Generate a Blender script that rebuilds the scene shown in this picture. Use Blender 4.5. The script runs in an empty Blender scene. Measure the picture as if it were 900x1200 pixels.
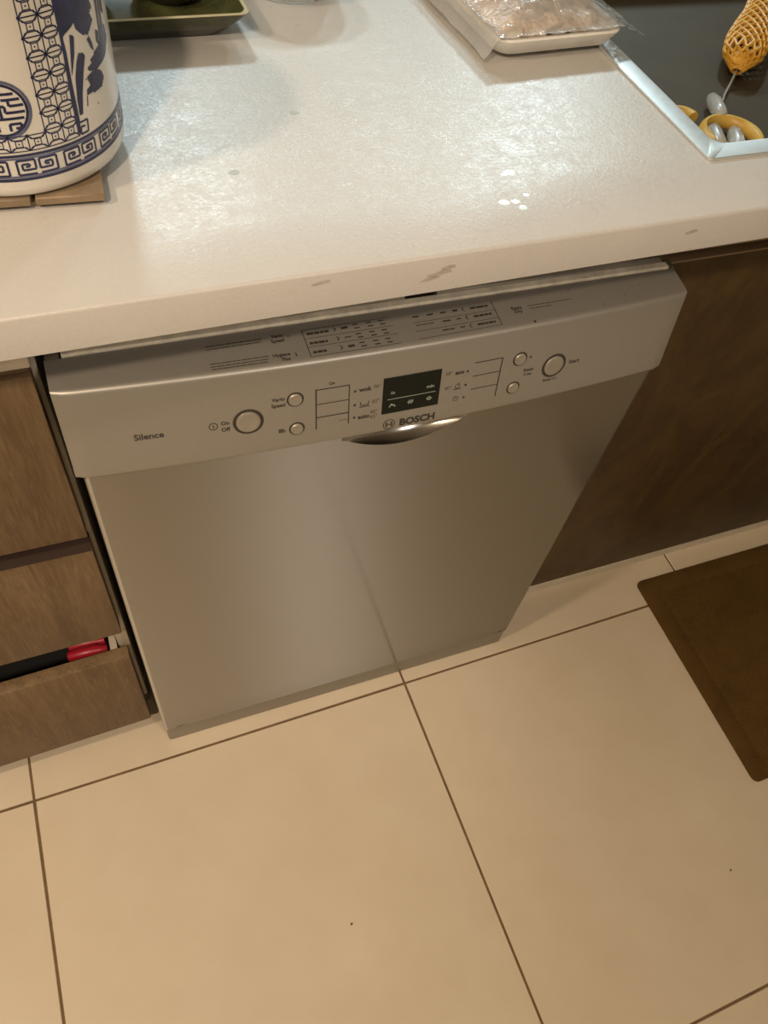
import bpy, bmesh, math, random
from mathutils import Vector, Matrix
random.seed(7)
PI = math.pi
sc = bpy.context.scene
C = sc.collection

# ------------------------------------------------------------------ camera, world, lights, exposure
cam = bpy.data.objects.new('camera', bpy.data.cameras.new('camera'))
C.objects.link(cam)
cam.location = (-0.3551, -0.4269, 1.2592)
cam.rotation_euler = tuple(math.radians(a) for a in (34.669, -6.839, -20.115))
cam.data.sensor_fit = 'VERTICAL'
cam.data.sensor_height = 36.0
cam.data.lens = 917.6 / 1200 * 36.0
cam.data.clip_start = 0.02
sc.camera = cam

w = bpy.data.worlds.new('world'); sc.world = w; w.use_nodes = True
w.node_tree.nodes['Background'].inputs[0].default_value = (1.0, 0.82, 0.60, 1)
w.node_tree.nodes['Background'].inputs[1].default_value = 0.09

def lamp(name, loc, power, color, size, target=None):
    d = bpy.data.lights.new(name, 'AREA'); d.shape = 'DISK'; d.size = size
    d.energy = power; d.color = color
    o = bpy.data.objects.new(name, d); C.objects.link(o); o.location = loc
    if target:
        o.rotation_euler = (Vector(target) - Vector(loc)).to_track_quat('-Z', 'Y').to_euler()
    return o
# cool ceiling lamps of the room beyond the worktop
COOL = (0.74, 0.94, 1.0)
lamp('dining_lamp', (-0.12, 2.25, 2.45), 16, COOL, 0.22, (-0.12, 1.2, 0.9))
lamp('dining_lamp', (0.72, 2.35, 2.45), 8, COOL, 0.22, (0.6, 1.2, 0.9))
lamp('dining_lamp', (1.45, 2.30, 2.45), 19, COOL, 0.22, (0.9, 1.0, 0.9))
# warm kitchen downlights on the photographer's side
WARM = (1.0, 0.79, 0.57)
lamp('kitchen_lamp', (-1.70, -0.37, 2.4), 21, WARM, 0.16, (-1.2, -0.3, 0))
lamp('kitchen_lamp', (-1.02, -1.12, 2.4), 28, WARM, 0.14, (-0.75, -0.6, 0))
spot = bpy.data.lights.new('door_band_spot', 'SPOT'); spot.energy = 62; spot.color = (1.0, 0.88, 0.80)  # added spot, aimed to put a bright vertical band on the steel door
spot.spot_size = math.radians(30); spot.spot_blend = 0.9; spot.shadow_soft_size = 0.12
so = bpy.data.objects.new('door_band_spot', spot); C.objects.link(so); so.location = (0.36, -1.75, 2.5)
so.rotation_euler = (Vector((-0.25, 0.0, 0.45)) - so.location).to_track_quat('-Z', 'Y').to_euler()

sc.view_settings.view_transform = 'Standard'
sc.view_settings.look = 'None'
sc.view_settings.gamma = 1.0
sc.view_settings.use_curve_mapping = False
sc.view_settings.exposure = 0.0

# ------------------------------------------------------------------ materials
def lin(c):
    return tuple((x / 12.92 if x <= 0.04045 else ((x + 0.055) / 1.055) ** 2.4) for x in c)

class NT:
    def __init__(self, name):
        self.m = bpy.data.materials.new(name); self.m.use_nodes = True
        self.t = self.m.node_tree; self.b = self.t.nodes['Principled BSDF']
        self.out = self.t.nodes['Material Output']
        self.co = None
    def n(self, kind, **kw):
        x = self.t.nodes.new(kind)
        for k, v in kw.items():
            if k.startswith('i_'):
                x.inputs[k[2:].replace('_', ' ')].default_value = v
            else:
                setattr(x, k, v)
        return x
    def l(self, a, b): self.t.links.new(a, b)
    def coord(self, scale=(1, 1, 1)):
        if not self.co: self.co = self.n('ShaderNodeTexCoord')
        mp = self.n('ShaderNodeMapping'); mp.inputs['Scale'].default_value = scale
        self.l(self.co.outputs['Object'], mp.inputs['Vector'])
        return mp.outputs['Vector']
    def noise(self, scale, detail=3.0, rough=0.55, stretch=(1, 1, 1), dist=0.0):
        x = self.n('ShaderNodeTexNoise'); x.inputs['Scale'].default_value = scale
        x.inputs['Detail'].default_value = detail; x.inputs['Roughness'].default_value = rough
        x.inputs['Distortion'].default_value = dist
        self.l(self.coord(stretch), x.inputs['Vector'])
        return x.outputs['Fac']
    def ramp(self, fac, stops):
        r = self.n('ShaderNodeValToRGB')
        e = r.color_ramp.elements
        while len(e) < len(stops): e.new(0.5)
        for k, (p, c) in enumerate(stops):
            e[k].position = p; e[k].color = (*c, 1) if len(c) == 3 else c
        self.l(fac, r.inputs['Fac'])
        return r.outputs['Color']
    def rng(self, fac, a, b, lo=0.0, hi=1.0):
        r = self.n('ShaderNodeMapRange')
        r.inputs['From Min'].default_value = lo; r.inputs['From Max'].default_value = hi
        r.inputs['To Min'].default_value = a; r.inputs['To Max'].default_value = b
        self.l(fac, r.inputs['Value'])
        return r.outputs['Result']
    def mix(self, fac, a, b, mode='MIX'):
        x = self.n('ShaderNodeMix', data_type='RGBA', blend_type=mode)
        for sock, v in ((x.inputs['Factor'], fac), (x.inputs['A'], a), (x.inputs['B'], b)):
            if hasattr(v, 'is_linked') or isinstance(v, bpy.types.NodeSocket): self.l(v, sock)
            elif isinstance(v, (int, float)): sock.default_value = v
            else: sock.default_value = (*v, 1)
        return x.outputs['Result']
    def bump(self, h, strength, dist):
        x = self.n('ShaderNodeBump'); x.inputs['Strength'].default_value = strength
        x.inputs['Distance'].default_value = dist
        self.l(h, x.inputs['Height']); self.l(x.outputs['Normal'], self.b.inputs['Normal'])
    def set(self, **kw):
        for k, v in kw.items():
            s = self.b.inputs[k.replace('_', ' ')]
            if isinstance(v, bpy.types.NodeSocket): self.l(v, s)
            elif isinstance(v, tuple) and len(v) == 3 and s.type == 'RGBA': s.default_value = (*v, 1)
            else: s.default_value = v
        return self

def plain(name, c, rough=0.5, metal=0.0, var=0.06, scale=40, **kw):
    t = NT(name)
    f = t.noise(scale)
    col = t.ramp(f, [(0.3, tuple(x * (1 - var) for x in c)), (0.7, tuple(min(1, x * (1 + var)) for x in c))])
    t.set(Base_Color=col, Roughness=rough, Metallic=metal, **kw)
    return t.m

M = {}
def mats():
    # worktop: off-white solid surface, greasy wiped patches, orange peel
    t = NT('worktop_white')
    big = t.noise(5, 4, 0.6); fine = t.noise(60, 3); stain = t.noise(23, 5, 0.65, (1, 1, 1), 0.6)
    base = t.ramp(big, [(0.3, (0.515, 0.495, 0.465)), (0.7, (0.56, 0.54, 0.51))])
    st = t.ramp(stain, [(0.66, (0, 0, 0)), (0.76, (0.5, 0.5, 0.5))])
    base = t.mix(t.rng(st, 0, 0.55), base, (0.42, 0.34, 0.26))
    t.set(Base_Color=base, Roughness=t.rng(t.noise(60, 10, 0.85, (1, 1, 1), 0.8), 0.24, 0.46, 0.35, 0.65))
    t.b.inputs['Specular IOR Level'].default_value = 0.5
    mb = t.n('ShaderNodeMath', operation='MULTIPLY_ADD'); t.l(t.noise(70, 3), mb.inputs[0]); mb.inputs[1].default_value = 0.3
    t.l(t.noise(260, 4, 0.7, (1, 1, 1), 0.8), mb.inputs[2])
    t.bump(mb.outputs[0], 0.35, 0.0008)
    M['worktop'] = t.m
    # wood-grain laminate
    def wood(name, dark, light, streak=0.38, gold=None):
        t = NT(name)
        g = t.noise(34, 6, 0.62, (1.0, 1.0, 0.10), 0.8)
        g2 = t.noise(7, 4, 0.6, (1.0, 1.0, 0.5), 1.2)
        base = t.ramp(g, [(0.25, dark), (0.5, tuple((a + b) / 2 for a, b in zip(dark, light))), (0.75, light)])
        base = t.mix(t.rng(g2, 0.0, 0.6, 0.35, 0.75), base, dark)
        fine = t.noise(170, 4, 0.7, (1.0, 1.0, 0.08), 1.8)
        base = t.mix(t.rng(fine, 0.0, streak, 0.45, 0.7), base, tuple(x * 1.45 for x in light))
        if gold: base = t.mix(t.rng(t.noise(11, 6, 0.7, (1, 1, 0.6), 1.0), 0, 0.85, 0.42, 0.75), base, gold)
        t.set(Base_Color=base, Roughness=t.rng(g, 0.45, 0.6))
        t.b.inputs['Specular IOR Level'].default_value = 0.3
        t.bump(g, 0.25, 0.0008)
        return t.m
    M['wood_l'] = wood('drawer_laminate_lit', (0.105, 0.062, 0.028), (0.225, 0.150, 0.080))
    M['wood_r'] = wood('door_laminate_shaded', (0.050, 0.028, 0.011), (0.076, 0.044, 0.017), 0.15, (0.115, 0.072, 0.020))  # light baked into the tones: left laminate coloured as lit, right as shaded
    M['wood_edge'] = plain('laminate_edge', (0.26, 0.18, 0.10), 0.5)
    M['carcass'] = plain('carcass_white', (0.55, 0.48, 0.38), 0.45)
    M['carcass_dark'] = plain('carcass_rail_brown', (0.10, 0.062, 0.032), 0.5)
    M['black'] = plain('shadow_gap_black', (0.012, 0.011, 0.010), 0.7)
    # brushed stainless door
    t = NT('brushed_steel')
    br = t.noise(420, 2, 0.5, (0.02, 1, 1))
    sm = t.noise(6, 4, 0.6)
    t.set(Base_Color=t.mix(t.rng(br, 0, 1, 0.3, 0.7), (0.385, 0.365, 0.325), (0.40, 0.38, 0.34)), Metallic=1.0,
          Roughness=t.rng(sm, 0.13, 0.16), Anisotropic=1.0)
    v = t.n('ShaderNodeCombineXYZ'); v.inputs[2].default_value = 1.0
    t.l(v.outputs[0], t.b.inputs['Tangent'])
    b2 = t.n('ShaderNodeBsdfPrincipled'); b2.inputs['Metallic'].default_value = 1.0
    b2.inputs['Base Color'].default_value = (0.40, 0.38, 0.34, 1); b2.inputs['Roughness'].default_value = 0.50; b2.inputs['Anisotropic'].default_value = 1.0
    t.l(v.outputs[0], b2.inputs['Tangent'])
    mx = t.n('ShaderNodeMixShader'); mx.inputs[0].default_value = 0.5
    t.l(t.b.outputs[0], mx.inputs[1]); t.l(b2.outputs[0], mx.inputs[2]); t.l(mx.outputs[0], t.out.inputs[0])
    M['steel'] = t.m
    t = NT('plinth_steel')
    t.set(Base_Color=(0.32, 0.30, 0.26), Metallic=0.7, Roughness=0.5)
    M['plinth'] = t.m
    t = NT('panel_silver')
    f = t.noise(300, 2)
    t.set(Base_Color=t.mix(f, (0.335, 0.315, 0.28), (0.36, 0.34, 0.30)), Metallic=0.55, Roughness=0.42)
    M['panel'] = t.m
    M['button'] = plain('button_silver', (0.36, 0.33, 0.28), 0.38, 0.5)
    t = NT('recess_steel'); t.set(Base_Color=(0.52, 0.50, 0.46), Metallic=1.0, Roughness=t.rng(t.noise(20), 0.17, 0.22)); M['recess'] = t.m
    M['ring'] = plain('button_gap', (0.035, 0.028, 0.02), 0.6)
    M['ink'] = plain('print_dark', (0.030, 0.026, 0.022), 0.6)
    M['ink_soft'] = plain('print_grey', (0.12, 0.10, 0.08), 0.6)
    M['glass_black'] = plain('display_black', (0.008, 0.010, 0.007), 0.3)
    M['glass_black'].node_tree.nodes['Principled BSDF'].inputs['Specular IOR Level'].default_value = 0.25
    M['lcd'] = plain('display_symbol', (0.30, 0.33, 0.28), 0.5)
    M['gasket'] = plain('gasket_cream', (0.78, 0.72, 0.58), 0.55, var=0.2, scale=60)
    # sink steel
    t = NT('sink_steel')
    f = t.noise(120, 3, 0.6)
    t.set(Base_Color=(0.84, 0.86, 0.86), Metallic=1.0, Roughness=t.rng(f, 0.40, 0.52))
    M['rim'] = t.m
    t = NT('sink_basin_shaded')
    t.set(Base_Color=t.ramp(t.noise(9, 3), [(0.3, (0.050, 0.036, 0.018)), (0.7, (0.066, 0.048, 0.024))]), Metallic=0.4, Roughness=0.62)  # shade inside the basin is put into the steel's dark brown
    M['basin'] = t.m
    # floor
    t = NT('floor_tile_cream')
    a = t.noise(3.0, 4, 0.6, (1, 1, 1), 0.4); b = t.noise(14, 4)
    base = t.ramp(a, [(0.3, (0.60, 0.51, 0.385)), (0.7, (0.65, 0.56, 0.43))])
    base = t.mix(t.rng(b, 0, 0.25, 0.35, 0.8), base, (0.50, 0.39, 0.26))
    t.set(Base_Color=base, Roughness=t.rng(b, 0.26, 0.36))
    t.bump(t.noise(40, 2), 0.05, 0.001)
    M['tile'] = t.m
    M['grout'] = plain('grout_brown', (0.155, 0.095, 0.042), 0.9, var=0.2)
    t = NT('mat_brown')
    f = t.noise(500, 3, 0.7); g = t.noise(8, 5, 0.6, (1, 1, 1), 1.5)
    base = t.mix(t.rng(f, 0, 1, 0.3, 0.7), (0.085, 0.043, 0.010), (0.155, 0.088, 0.024))
    base = t.mix(t.rng(g, 0, 0.6, 0.4, 0.75), base, (0.07, 0.038, 0.010))
    t.set(Base_Color=base, Roughness=0.95)
    t.b.inputs['Specular IOR Level'].default_value = 0.15
    t.bump(f, 0.9, 0.003)
    M['mat'] = t.m
    M['porcelain'] = plain('porcelain_white', (0.70, 0.665, 0.595), 0.16, var=0.03, scale=12)
    t = NT('porcelain_blue')
    t.set(Base_Color=t.ramp(t.noise(70, 4), [(0.3, (0.007, 0.009, 0.045)), (0.75, (0.022, 0.028, 0.10))]), Roughness=0.25)
    M['blue'] = t.m
    t = NT('porcelain_light_blue')
    t.set(Base_Color=t.ramp(t.noise(70, 4), [(0.3, (0.08, 0.09, 0.17)), (0.75, (0.16, 0.17, 0.26))]), Roughness=0.18)
    M['blue_l'] = t.m
    M['trivet'] = plain('trivet_wood', (0.235, 0.170, 0.105), 0.55, var=0.2, scale=60)
    # green plate
    t = NT('glaze_green')
    t.set(Base_Color=t.ramp(t.noise(30, 4), [(0.3, (0.028, 0.032, 0.013)), (0.7, (0.085, 0.088, 0.036))]), Roughness=0.22)
    M['green'] = t.m
    M['lip'] = plain('glaze_lip_cream', (0.50, 0.47, 0.32), 0.3, var=0.15)
    M['darkbowl'] = plain('bowl_dark_brown', (0.035, 0.022, 0.014), 0.35, var=0.2)
    M['foam'] = plain('foam_white', (0.86, 0.84, 0.80), 0.6)
    t = NT('meat_pale')
    f = t.noise(38, 4, 0.6, (1, 1, 1), 0.7)
    t.set(Base_Color=t.ramp(f, [(0.28, (0.74, 0.50, 0.30)), (0.5, (0.86, 0.70, 0.55)), (0.72, (0.90, 0.82, 0.75))]), Roughness=0.3)
    t.b.inputs['Subsurface Weight'].default_value = 0.15
    t.b.inputs['Subsurface Radius'].default_value = (0.01, 0.004, 0.002)
    t.bump(t.noise(60, 3), 0.4, 0.003)
    M['meat'] = t.m
    # plastic film
    t = NT('clear_film')
    t.t.nodes.remove(t.b)
    tr = t.n('ShaderNodeBsdfTransparent'); tr.inputs[0].default_value = (1, 1, 1, 1)
    gl = t.n('ShaderNodeBsdfGlossy'); gl.inputs['Roughness'].default_value = 0.13
    df = t.n('ShaderNodeBsdfDiffuse'); df.inputs[0].default_value = (0.95, 0.95, 0.94, 1)
    fr = t.n('ShaderNodeFresnel'); fr.inputs[0].default_value = 1.45
    m1 = t.n('ShaderNodeMixShader'); m2 = t.n('ShaderNodeMixShader')
    m1.inputs[0].default_value = 0.30
    tl_ = t.n('ShaderNodeBsdfTranslucent'); tl_.inputs[0].default_value = (0.9, 0.9, 0.88, 1); ad = t.n('ShaderNodeMixShader'); ad.inputs[0].default_value = 0.3
    t.l(df.outputs[0], ad.inputs[1]); t.l(tl_.outputs[0], ad.inputs[2])
    t.l(tr.outputs[0], m1.inputs[1]); t.l(ad.outputs[0], m1.inputs[2])
    t.l(fr.outputs[0], m2.inputs[0]); t.l(m1.outputs[0], m2.inputs[1]); t.l(gl.outputs[0], m2.inputs[2])
    t.l(m2.outputs[0], t.out.inputs[0])
    bp = t.n('ShaderNodeBump'); bp.inputs['Strength'].default_value = 0.7; bp.inputs['Distance'].default_value = 0.004
    t.l(t.noise(55, 3, 0.6, (1, 1, 1), 2.0), bp.inputs['Height'])
    t.l(bp.outputs[0], gl.inputs['Normal']); t.l(bp.outputs[0], fr.inputs['Normal'])
    M['film'] = t.m
    t2 = t.m.copy(); t2.name = 'milky_film'; M['film_edge'] = t2
    for nd in t2.node_tree.nodes:
        if nd.type == 'MIX_SHADER' and abs(nd.inputs[0].default_value - 0.30) < 1e-4: nd.inputs[0].default_value = 0.55
    def clear(name, c, rough, trans, ior=1.45):
        t = NT(name); t.set(Base_Color=c, Roughness=rough, Transmission_Weight=trans, IOR=ior); t.noise(10); return t.m
    t = NT('water'); t.t.nodes.remove(t.b)
    tr = t.n('ShaderNodeBsdfTransparent'); tr.inputs[0].default_value = (0.88, 0.87, 0.85, 1)
    gl = t.n('ShaderNodeBsdfGlossy'); gl.inputs['Roughness'].default_value = 0.3; gl.inputs[0].default_value = (1, 0.97, 0.92, 1)
    fr = t.n('ShaderNodeFresnel'); fr.inputs[0].default_value = 1.33; mx = t.n('ShaderNodeMixShader')
    hf = t.n('ShaderNodeMath', operation='MULTIPLY'); hf.inputs[1].default_value = 0.15; t.l(fr.outputs[0], hf.inputs[0])
    t.l(hf.outputs[0], mx.inputs[0]); t.l(tr.outputs[0], mx.inputs[1]); t.l(gl.outputs[0], mx.inputs[2]); t.l(mx.outputs[0], t.out.inputs[0]); t.noise(20)
    M['water'] = t.m
    M['frost'] = clear('frosted_plastic', (0.85, 0.85, 0.82), 0.25, 0.75)
    M['clip'] = clear('clip_plastic', (0.75, 0.75, 0.72), 0.25, 0.6)
    t = NT('net_yellow')
    t.set(Base_Color=t.ramp(t.noise(60, 3), [(0.3, (0.62, 0.29, 0.02)), (0.7, (0.78, 0.43, 0.05))]), Roughness=0.5)
    M['net'] = t.m
    t = NT('rubber_yellow')
    t.set(Base_Color=t.ramp(t.noise(40, 3), [(0.3, (0.55, 0.33, 0.05)), (0.7, (0.68, 0.45, 0.10))]), Roughness=0.4)
    M['rubber'] = t.m
    M['cord'] = plain('cord_grey', (0.28, 0.26, 0.21), 0.6)
    M['red'] = plain('red_plastic', (0.42, 0.015, 0.03), 0.35)
    M['trim'] = plain('plinth_trim_white', (0.62, 0.56, 0.47), 0.4)
    M['wall'] = plain('wall_paint', (0.62, 0.55, 0.45), 0.7, var=0.03, scale=6)
    M['ceil'] = plain('ceiling_paint', (0.75, 0.72, 0.66), 0.8, var=0.02, scale=6)
    M['speck'] = plain('speck_dark', (0.10, 0.07, 0.04), 0.8)
mats()

# ------------------------------------------------------------------ builders
def thing(name, loc, label, cat, group=None):
    o = bpy.data.objects.new(name, None); C.objects.link(o); o.location = loc
    o.empty_display_size = 0.05
    return tag(o, label, cat, group)
def tag(o, label, cat, group=None):
    o['label'] = label; o['category'] = cat
    if group: o['group'] = group
    return o
def sharpen(bm, ang=38):
    a = math.radians(ang)
    for f in bm.faces: f.smooth = True
    for e in bm.edges:
        if len(e.link_faces) == 2:
            e.smooth = e.calc_face_angle(0) < a
def put(name, bm, mat, parent=None, at=None, sharp=38, recalc=True):
    """link bm (world coordinates) as one mesh object; origin at the parent's base or at `at`"""
    if recalc: bmesh.ops.recalc_face_normals(bm, faces=bm.faces)
    sharpen(bm, sharp)
    root = parent
    while root is not None and root.parent is not None: root = root.parent
    off = Vector(root.location) if root is not None else Vector(at or (0, 0, 0))
    bmesh.ops.translate(bm, vec=-off, verts=bm.verts)
    me = bpy.data.meshes.new(name); bm.to_mesh(me); bm.free()
    me.materials.append(M[mat] if isinstance(mat, str) else mat)
    o = bpy.data.objects.new(name, me); C.objects.link(o)
    if parent is not None: o.parent = parent
    else: o.location = off
    return o
def struct(o): o['kind'] = 'structure'; return o
def box(bm, a, b, bev=0.0, seg=2):
    r = bmesh.ops.create_cube(bm, size=1.0)
    vs = r['verts']
    for v in vs:
        v.co = Vector([(a[i] + b[i]) / 2 + v.co[i] * (b[i] - a[i]) for i in range(3)])
    if bev:
        es = list({e for v in vs for e in v.link_edges})
        bmesh.ops.bevel(bm, geom=es, offset=bev, segments=seg, profile=0.5, affect='EDGES')
def bx(a, b, bev=0.0, seg=2):
    bm = bmesh.new(); box(bm, a, b, bev, seg); return bm
def loops(bm, ls, close=True, cap0=False, cap1=False):
    """skin a list of point loops of equal length"""
    vs = [[bm.verts.new(p) for p in l] for l in ls]
    n = len(vs[0])
    for a, b in zip(vs, vs[1:]):
        for i in range(n if close else n - 1):
            j = (i + 1) % n
            bm.faces.new((a[i], a[j], b[j], b[i]))
    if cap0: bm.faces.new(vs[0][::-1])
    if cap1: bm.faces.new(vs[-1])
    return vs
def rrect(x0, x1, y0, y1, r, z, seg=6):
    out = []
    for cx, cy, a0 in ((x1 - r, y1 - r, 0), (x0 + r, y1 - r, 90), (x0 + r, y0 + r, 180), (x1 - r, y0 + r, 270)):
        for k in range(seg + 1):
            a = math.radians(a0 + 90 * k / seg)
            out.append(Vector((cx + r * math.cos(a), cy + r * math.sin(a), z)))
    return out
def lathe(bm, prof, cx, cy, n=48):
    ls = [[(cx + r * math.cos(2 * PI * k / n), cy + r * math.sin(2 * PI * k / n), z) for k in range(n)] for r, z in prof]
    return loops(bm, ls)
def tube(bm, pts, r, n=8, cap=True):
    pts = [Vector(p) for p in pts]; ls = []
    up = Vector((0, 0, 1))
    for i, p in enumerate(pts):
        d = (pts[min(i + 1, len(pts) - 1)] - pts[max(i - 1, 0)]).normalized()
        s = d.cross(up)
        if s.length < 1e-3: s = d.cross(Vector((1, 0, 0)))
        s.normalize(); u = s.cross(d)
        rr = r[i] if isinstance(r, (list, tuple)) else r
        ls.append([p + (s * math.cos(2 * PI * k / n) + u * math.sin(2 * PI * k / n)) * rr for k in range(n)])
    loops(bm, ls, True, cap, cap)
def blob(bm, c, s, rz=0.0, rx=0.0, seed=0, amp=0.25, sub=2, ry=0.0):
    r = bmesh.ops.create_icosphere(bm, subdivisions=sub, radius=1.0)
    rnd = random.Random(seed); ph = [rnd.uniform(0, 6.28) for _ in range(6)]
    R = Matrix.Rotation(rz, 3, 'Z') @ Matrix.Rotation(ry, 3, 'Y') @ Matrix.Rotation(rx, 3, 'X')
    for v in r['verts']:
        p = v.co.copy()
        f = 1 + amp * (math.sin(3 * p.x + ph[0]) * math.sin(2.3 * p.y + ph[1]) + 0.6 * math.sin(5 * p.z + ph[2]) * math.cos(4 * p.x + ph[3]))
        v.co = Vector(c) + R @ Vector((p.x * s[0] * f, p.y * s[1] * f, p.z * s[2] * f))

# yaw shared by the worktop, the sink and the floor grid
YAW = 0.0129
def yaw(x, y, z=0.0):
    return Vector((x - YAW * y, 0.0016 + y + YAW * (x + 0.1), z))
def yaw_bm(bm):
    for v in bm.verts: v.co = yaw(*v.co)
    return bm

# ------------------------------------------------------------------ room shell
FL = struct(put('floor', bx((-3.0, -3.0, -0.06), (3.0, 4.2, -0.0012)), 'grout'))
tile_me = None
PH = 0.0117
for i in range(-5, 5):
    for j in range(-5, 7):
        if tile_me is None:
            tb = bmesh.new(); box(tb, (0.0018, 0.0018, -0.012), (0.5982, 0.5982, 0.0), 0.0008, 1)
            tile = put('tile', tb, 'tile', FL); tile_me = tile.data
        else:
            tile = bpy.data.objects.new('tile', tile_me); C.objects.link(tile); tile.parent = FL
        x, y = i * 0.6, j * 0.6
        tile.location = (x * math.cos(PH) - y * math.sin(PH), x * math.sin(PH) + y * math.cos(PH), 0)
        tile.rotation_euler = (0, 0, PH)
struct(put('ceiling', bx((-3.0, -3.0, 2.6), (3.0, 4.2, 2.66)), 'ceil'))
struct(put('wall_left', bx((-3.06, -3.0, 0), (-3.0, 4.2, 2.6)), 'wall'))
struct(put('wall_right', bx((3.0, -3.0, 0), (3.06, 4.2, 2.6)), 'wall'))
struct(put('wall_front', bx((-3.0, -3.06, 0), (3.0, -3.0, 2.6)), 'wall'))
struct(put('wall_back', bx((-3.0, 4.2, 0), (3.0, 4.26, 2.6)), 'wall'))

# ------------------------------------------------------------------ worktop (with the sink cut-out)
ZT, ZB = 0.8969, 0.8619
SX0, SX1, SY0, SY1 = 0.1895, 0.98, 0.0705, 0.80          # sink rim, outside (worktop coordinates)
def worktop():
    bm = bmesh.new()
    o = rrect(-1.15, 1.55, 0.0, 0.88, 0.004, 0, 2); n = len(o)
    hx0, hx1, hy0, hy1 = SX0 + 0.012, SX1 - 0.012, SY0 + 0.012, SY1 - 0.012
    h = rrect(hx0, hx1, hy0, hy1, 0.01, 0, 2)
    def ring(l, z, ins=0.0):
        out = []
        for p in l:
            cx, cy = 0.2, 0.38
            out.append((p.x - ins * (1 if p.x > cx else -1), p.y - ins * (1 if p.y > cy else -1), z))
        return out
    e = 0.0028
    ls = [ring(h, ZT), ring(o, ZT, e), ring(o, ZT - 0.0006, e * 0.45), ring(o, ZT - e * 0.5, 0.0005), ring(o, ZT - e), ring(o, ZB + 0.001), ring(o, ZB, 0.001), ring(h, ZB), ring(h, ZT)]
    vs = loops(bm, ls)
    bmesh.ops.remove_doubles(bm, verts=bm.verts, dist=1e-6)
    return yaw_bm(bm)
wt = thing('worktop', (-0.1, 0.0, ZB), 'long off-white kitchen worktop with a sink cut into its right end', 'worktop')
put('slab', worktop(), 'worktop', wt)
# scuffs on the front edge: small worn chips
sb = bmesh.new()
for (x, z, a, b) in ((-0.105, 0.880, 0.010, 0.0022), (-0.098, 0.8845, 0.006, 0.002), (-0.112, 0.876, 0.008, 0.0016), (-0.2, 0.888, 0.007, 0.0014), (0.13, 0.883, 0.006, 0.002)):
    n = 12
    sb.faces.new([sb.verts.new(yaw(x + a * math.cos(2 * PI * k / n) * (1 + 0.3 * math.sin(3 * k)), -0.00015, z + b * math.sin(2 * PI * k / n) + 0.15 * a * math.cos(2 * PI * k / n))) for k in range(n)])
t = NT('scuff'); t.set(Base_Color=t.ramp(t.noise(200, 3), [(0.35, (0.40, 0.365, 0.32)), (0.65, (0.47, 0.44, 0.395))]), Roughness=0.7); M['scuff'] = t.m
put('scuff_marks', sb, 'scuff', wt)['kind'] = 'stuff'

# ------------------------------------------------------------------ sink
sk = thing('kitchen_sink', (0.58, 0.38, 0.76), 'stainless steel sink with a bright rim set into the white worktop', 'sink')
bm = bmesh.new()
RW = 0.0225
R0 = lambda d, r, z: rrect(SX0 + d, SX1 - d, SY0 + d, SY1 - d, r, z)
loops(bm, [R0(0.0, 0.005, ZT + 0.0002), R0(0.0, 0.005, ZT + 0.0022), R0(0.0008, 0.005, ZT + 0.003), R0(RW - 0.003, 0.013, ZT + 0.003), R0(RW - 0.0008, 0.013, ZT + 0.0022), R0(RW, 0.014, ZT - 0.001), R0(RW, 0.014, ZT - 0.006)])
put('rim', yaw_bm(bm), 'rim', sk)
bm = bmesh.new()
ZS = 0.762
ls = [R0(RW - 0.0004, 0.014, ZT - 0.004), R0(RW + 0.004, 0.02, ZT - 0.03), R0(RW + 0.008, 0.03, ZS + 0.08)]
for k in range(1, 11):
    a = PI / 2 * k / 10
    ls.append(R0(RW + 0.008 + 0.08 * (1 - math.cos(a)), 0.034, ZS + 0.08 * (1 - math.sin(a))))
loops(bm, ls, True, False, True)
put('basin', yaw_bm(bm), 'basin', sk, recalc=False)
bm = bmesh.new(); lathe(bm, [(0.0005, ZS + 0.001), (0.03, ZS + 0.001), (0.034, ZS + 0.004), (0.042, ZS + 0.0035), (0.044, ZS + 0.0004)], 0.72, 0.36, 32)
put('drain', bm, 'rim', sk)

# ------------------------------------------------------------------ dishwasher
DX0, DX1, DY = -0.3963, 0.1938, 0.0211
dw = thing('dishwasher', (-0.1013, 0.3, 0.0), 'silver built-in dishwasher with brushed steel door under the white worktop', 'dishwasher')
TILT = 0.0106; XC = -0.1013; HW = 0.3003
def bow(x): return 1 - ((x - XC) / HW) ** 2
def front(x, w, d=0.0):
    return Vector((x, 0.032 - 0.0145 * w - (0.0105 + 0.0015 * w) * bow(x) - d, 0.7855 - 0.0905 * w - TILT * (x + 0.1)))
def ptop(x, s, d=0.0):
    f = front(x, 0); zr = 0.7904 - TILT * (x + 0.1)
    return Vector((x, 0.065 + s * (f.y - 0.065), zr + s * (f.z - zr) + d))
put('cabinet_body', bx((DX0 + 0.004, 0.075, 0.06), (DX1 - 0.004, 0.62, 0.785), 0.002), 'black', dw)
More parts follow.
